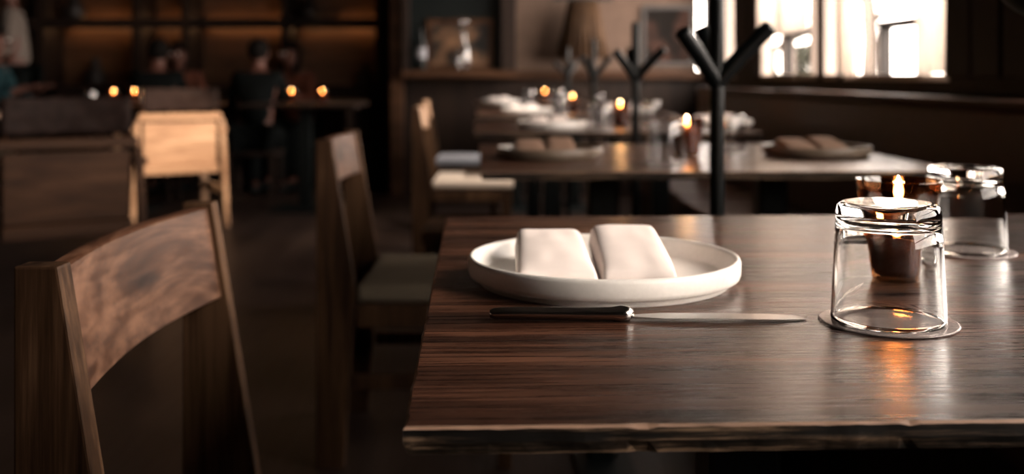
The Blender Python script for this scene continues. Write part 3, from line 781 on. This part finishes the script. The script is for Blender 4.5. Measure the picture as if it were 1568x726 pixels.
# a few things standing on the shelving
M_vase = plain('dark_ceramic', (.02, .014, .012), .5, 0, .1, 30, .2)
def vase(x, z, s, lab, m=M_vase):
    o = obj('vase', lathe(bmesh.new(), [(0, 0), (.05 * s, 0), (.09 * s, .06 * s), (.095 * s, .12 * s), (.05 * s, .2 * s), (.03 * s, .24 * s), (.04 * s, .27 * s), (.03 * s, .265 * s), (0, .25 * s)], 24), m, smooth=True, loc=(x, 9.42, z)); return tag(o, lab, 'vase', 'dark vases on the shelving')
vase(X9(105), levels[0] + .0125, 1.0, 'dark vase on the upper shelf at the far left')
vase(X9(138), levels[2] + .0125, 1.1, 'dark vase on the lower shelf behind the left candles')
vase(X9(555), levels[2] + .0125, .9, 'dark vase on the lower shelf near the brown post')
vase(X9(470), levels[0] + .0125, .9, 'dark vase on the upper shelf near the right compartments')

# banquette for the guests
bq = thing('banquette', 'dark banquette against the shelving where two guests sit', 'bench', (0, 0, 0))
obj('seat', bx(-4.0, -1.05, 8.74, 9.12, .33, .375, .015, 2), M_leather, bq); obj('backrest', bx(-4.0, -1.05, 9.121, 9.22, .33, .86, .015, 2), M_leather, bq)
obj('base', bx(-3.98, -1.07, 8.80, 9.20, 0, .329), M_dark, bq)

# ---------------------------------------------------------------- people
def skin_mesh(name, verts, edges, radii, m, parent, root=0, sub=1):
    me = bpy.data.meshes.new(name); me.from_pydata(verts, edges, [])
    o = bpy.data.objects.new(name, me); C.objects.link(o)
    sk = o.modifiers.new('skin', 'SKIN'); sk.use_smooth_shade = True
    for i, r in enumerate(radii):
        rr = r if isinstance(r, tuple) else (r, r)
        me.skin_vertices[0].data[i].radius = rr
        me.skin_vertices[0].data[i].use_root = (i == root)
    sb = o.modifiers.new('sub', 'SUBSURF'); sb.levels = sub; sb.render_levels = sub
    dg = bpy.context.evaluated_depsgraph_get(); dg.update()
    me2 = bpy.data.meshes.new_from_object(o.evaluated_get(dg)); me2.name = name
    bpy.data.objects.remove(o)
    bpy.data.meshes.remove(me)
    me2.materials.clear()
    return link(name, me2, m, parent, True)
def person(label, x, y, rotz, pose, shirt, pants, hair_long=False, headturn=0.0, lean=0.0, z0=0.0, apron=None):
    """local frame: faces -y, origin on the floor"""
    t = thing('person', label, 'person', (x, y, z0), rotz, 'guests and staff in the back of the room')
    sit = pose != 'stand'; t.scale = (.93,) * 3 if sit else (1, 1, 1)
    zp = .55 if sit else .95
    J = {}
    J['pel'] = Vector((0, 0, zp)); J['spi'] = Vector((0, -.02 - lean * .3, zp + .22)); J['che'] = Vector((0, -.03 - lean * .7, zp + .38))
    J['nek'] = Vector((0, -.04 - lean, zp + .49)); J['hd0'] = Vector((0, -.06 - lean * 1.1, zp + .575)); J['hd1'] = Vector((0, -.065 - lean * 1.15, zp + .65)); J['hd2'] = Vector((0, -.055 - lean * 1.15, zp + .71))
    for s, q in ((-1, 'r'), (1, 'l')):
        J['sh' + q] = J['nek'] + Vector((s * .165, .01, -.035))
        if pose == 'hands_up' and s < 0:
            J['el' + q] = J['sh' + q] + Vector((s * .05, -.17, -.17)); J['wr' + q] = J['el' + q] + Vector((.06, -.10, .17))
        elif sit:
            J['el' + q] = J['sh' + q] + Vector((s * .06, -.08, -.235)); J['wr' + q] = J['el' + q] + Vector((-s * .08, -.20, .075))
        else:
            J['el' + q] = J['sh' + q] + Vector((s * .06, -.02, -.28)); J['wr' + q] = J['el' + q] + Vector((-s * .02, -.20, -.05))
        J['hi' + q] = J['pel'] + Vector((s * .085, 0, -.04))
        if sit:
            J['kn' + q] = Vector((s * .11, -.43, .52)); J['an' + q] = Vector((s * .11, -.40, .09)); J['to' + q] = Vector((s * .12, -.56, .035))
        else:
            J['kn' + q] = Vector((s * .095, -.02, .50)); J['an' + q] = Vector((s * .10, .02, .09)); J['to' + q] = Vector((s * .12, -.14, .035))
    RAD = dict(pel=(.155, .11), spi=(.135, .10), che=(.16, .11), nek=.055, hd0=.062, hd1=(.075, .088), hd2=(.066, .078), sh=.058, el=.042, wr=.028, hi=.085, kn=.056, an=.038, to=.034)
    names, E = [], []
    def add(n): names.append(n); return len(names) - 1
    for n in J: add(n)
    ix = {n: i for i, n in enumerate(names)}
    for a, b in (('pel', 'spi'), ('spi', 'che'), ('che', 'nek'), ('nek', 'hd0'), ('hd0', 'hd1'), ('hd1', 'hd2')): E.append((ix[a], ix[b]))
    for q in 'rl':
        for a, b in (('che', 'sh'), ('sh', 'el'), ('el', 'wr')): E.append((ix[a if a == 'che' else a + q], ix[b + q]))
        for a, b in (('pel', 'hi'), ('hi', 'kn'), ('kn', 'an'), ('an', 'to')): E.append((ix[a if a == 'pel' else a + q], ix[b + q]))
    V = [J[n].copy() for n in names]; RD = [RAD[n] if n in RAD else RAD[n[:2]] for n in names]
    for s, q in ((-1, 'r'), (1, 'l')):                       # palms and five fingers
        d = (J['wr' + q] - J['el' + q]).normalized(); side = d.cross(Vector((0, 0, 1))).normalized() * (1 if s < 0 else -1); up = side.cross(d)
        palm = J['wr' + q] + d * .055; V.append(palm); RD.append((.034, .018)); pi = len(V) - 1; E.append((ix['wr' + q], pi))
        for f, (o_, ln) in enumerate(((-.030, .055), (-.010, .072), (.010, .078), (.030, .066))):
            b0 = palm + d * .035 + side * o_; b1 = b0 + d * ln * .5 - Vector((0, 0, .006)); b2 = b0 + d * ln * .95 - Vector((0, 0, .020))
            for p, r_ in ((b0, .010), (b1, .009), (b2, .008)): V.append(p); RD.append(r_)
            k = len(V) - 3; E.extend([(pi, k), (k, k + 1), (k + 1, k + 2)])
        b0 = palm - d * .01 - side * .038; b1 = b0 + d * .03 - side * .018
        V.append(b0); RD.append(.011); V.append(b1); RD.append(.009); k = len(V) - 2; E.extend([(pi, k), (k, k + 1)])
    skin_mesh('body', V, E, RD, M_skin, t, ix['pel'])
    # shirt and trousers follow the same joints
    def sub(keys, pairs, grow, nm, m, ends=None):
        vv = [J[k].copy() for k in keys]; ii = {k: i for i, k in enumerate(keys)}
        rr = []
        for k in keys:
            r_ = RAD[k] if k in RAD else RAD[k[:2]]
            rr.append((r_[0] + grow, r_[1] + grow) if isinstance(r_, tuple) else r_ + grow)
        if ends:
            for k, p in ends.items(): vv[ii[k]] = p
        return skin_mesh(nm, vv, [(ii[a], ii[b]) for a, b in pairs], rr, m, t, 0)
    sub(['pel', 'spi', 'che', 'nek', 'shr', 'shl', 'elr', 'ell', 'wrr', 'wrl'], [('pel', 'spi'), ('spi', 'che'), ('che', 'nek'), ('che', 'shr'), ('che', 'shl'), ('shr', 'elr'), ('shl', 'ell'), ('elr', 'wrr'), ('ell', 'wrl')], .013, 'shirt', shirt,
        {'nek': J['che'].lerp(J['nek'], .8), 'wrr': J['elr'].lerp(J['wrr'], .85), 'wrl': J['ell'].lerp(J['wrl'], .85)})
    sub(['pel', 'hir', 'hil', 'knr', 'knl', 'anr', 'anl'], [('pel', 'hir'), ('pel', 'hil'), ('hir', 'knr'), ('hil', 'knl'), ('knr', 'anr'), ('knl', 'anl')], .015, 'trousers', pants,
        {'pel': J['pel'] + Vector((0, 0, -.03))})
    for q in 'rl':
        bm = bmesh.new(); bmesh.ops.create_uvsphere(bm, u_segments=14, v_segments=10, radius=1); c = J['an' + q].lerp(J['to' + q], .55)
        bmesh.ops.transform(bm, matrix=Matrix.Translation((c.x, c.y, .045)) @ Matrix.Diagonal((.05, .135, .045, 1)), verts=bm.verts); obj('shoe', bm, M_iron, t, smooth=True)
    # head details
    hc = J['hd1'] + Vector((0, .0, .005)); Rh = Matrix.Rotation(headturn, 4, 'Z')
    def place(bm, off, sc):
        o_ = Rh @ Vector(off)
        bmesh.ops.transform(bm, matrix=Matrix.Translation(hc + o_) @ Rh @ Matrix.Diagonal((*sc, 1)), verts=bm.verts); return bm
    def ball(): b_ = bmesh.new(); bmesh.ops.create_uvsphere(b_, u_segments=16, v_segments=12, radius=1); return b_
    obj('nose', place(ball(), (0, -.098, -.018), (.013, .020, .024)), M_skin, t, smooth=True)
    for s in (-1, 1):
        obj('eye', place(ball(), (s * .030, -.083, .008), (.012, .010, .008)), M_dish, t, smooth=True)
        obj('ear', place(ball(), (s * .078, .0, -.012), (.010, .018, .030)), M_skin, t, smooth=True)
    obj('mouth', place(ball(), (0, -.086, -.052), (.022, .008, .006)), M_bench, t, smooth=True)
    bm = ball(); bmesh.ops.delete(bm, geom=[v for v in bm.verts if v.co.y < -.35 and v.co.z < .45], context='VERTS')
    if hair_long:
        for v in bm.verts:
            if v.co.z < 0: v.co.z *= 2.6; v.co.x *= 1.1
    else:
        bmesh.ops.delete(bm, geom=[v for v in bm.verts if v.co.z < -.97], context='VERTS')
    o = obj('hair', place(bm, (0, .012, .025), (.090, .104, .098)), M_hair, t, smooth=True)
    md = o.modifiers.new('thickness', 'SOLIDIFY'); md.thickness = .012
    if apron:
        bm = bmesh.new(); n = 14; rows = []
        for j in range(7):
            z = zp + .08 - .55 * j / 6; rows.append([bm.verts.new((.20 * math.sin(R(-75 + 150 * i / n)), -.165 * math.cos(R(-75 + 150 * i / n)) * (1 + .02 * j) - .012, z)) for i in range(n + 1)])
        for j in range(6):
            for i in range(n): bm.faces.new((rows[j][i], rows[j][i + 1], rows[j + 1][i + 1], rows[j + 1][i]))
        o = obj('apron', bm, apron, t, smooth=True); md = o.modifiers.new('thickness', 'SOLIDIFY'); md.thickness = .006
    return t
M_blk = cloth('black_cloth', (.004, .005, .005)); M_beige = cloth('grey_beige_shirt', (.14, .115, .10)); M_teal = cloth('teal_cloth', (.012, .03, .035)); M_rust = cloth('rust_cloth', (.10, .035, .022))
lt = thing('long_table', 'long dark table where the guests sit before the shelving', 'table', (-2.35, 8.52, 0))
obj('tabletop', bx(-1.15, 1.15, -.19, .19, .722, .745, .003), M_dark, lt)
for a_ in (-1, 1):
    obj('leg', bx(a_ * 1.05 - .03, a_ * 1.05 + .03, -.15, .15, 0, .7219, .003), M_dark, lt)
for x_, lab in ((-2.72, 'dark stool under the guest in black at the left'), (-1.95, 'dark stool under the broad shouldered guest in black')):
    st = thing('stool', lab, 'stool', (x_, 7.93, 0))
    obj('seat', bx(-.19, .19, -.16, .16, .345, .375, .006), M_dark, st)
    for a in (-1, 1):
        for b in (-1, 1): obj('leg', bx(a * .16 - .015, a * .16 + .015, b * .13 - .015, b * .13 + .015, 0, .3449, .002), M_dark, st)
person('person in black seen from behind near the left candles', -2.72, 7.93, R(187), 'sit', M_blk, M_blk, False, R(10), .10)
person('person with long dark hair and rust top raising a hand, at the left table', -2.84, 8.97, R(10), 'hands_up', M_rust, M_blk, True, R(-15), .10)
person('person in black with broad shoulders seen from behind at the middle candles', -1.95, 7.93, R(180), 'sit', M_blk, M_blk, False, R(-10), .06)
person('person with long dark hair leaning in beside the middle candles', -1.82, 8.97, R(-12), 'sit', M_rust, M_blk, True, R(-25), .14)
person('person in grey-beige shirt and dark apron standing at the far left', -3.72, 7.86, R(-70), 'stand', M_beige, M_blk, False, 0, .0, 0, M_blk)
make_chair('dark chair at the left edge holding the guest in teal', M_seat, M_chair, -3.92, 7.20)
person('person in a teal top sitting at the left edge of the photo', -3.70, 7.20, R(90), 'sit', M_teal, M_blk, True, R(10), .08, .06)

# ---------------------------------------------------------------- spots added to brighten things, with made-up fittings above the frame
def added_spot(loc, aim, watts, size, col, lab, rad=.03):
    t = thing('added_spotlight', lab, 'lamp', loc)
    d = (Vector(aim) - Vector(loc)).normalized()
    bm = bmesh.new(); tube(bm, [-d * .13, -d * .02], .04, 20); obj('housing', bm, M_iron, t)
    bm = bmesh.new(); tube(bm, [-d * .08, (-d.x * .08, -d.y * .08, 3.0 - loc[2])], .008, 8); obj('stem', bm, M_iron, t)
    s = spot('spotlight_beam', loc, aim, watts, size, col, .4, rad); s.parent = t; s.location = (0, 0, 0)
added_spot((-1.1, 4.6, 2.7), (-2.08, 6.45, .36), 820, 15, (1, .78, .58), 'added unseen spotlight brightening the armchair by the left aisle')
added_spot((.35, 4.2, 2.8), (-.42, 5.22, .50), 150, 30, (1, .80, .62), 'added unseen spotlight brightening the chair beyond the second table')
added_spot((.30, 4.5, 2.85), (.02, 5.6, .75), 170, 42, (1, .93, .86), 'added unseen spotlight brightening the far laid tables')
added_spot((-2.1, 6.2, 2.85), (-2.78, 7.30, .75), 120, 20, (1, .92, .84), 'added unseen spotlight brightening the left table')
added_spot((-1.35, 5.2, 2.9), (-1.0, 4.68, 0), 40, 16, (1, .84, .80), 'added unseen spotlight throwing a pool on the aisle floor')
added_spot((-1.55, 6.9, 2.9), (-1.25, 6.55, 0), 40, 22, (1, .84, .80), 'farther added unseen spotlight over the aisle floor')
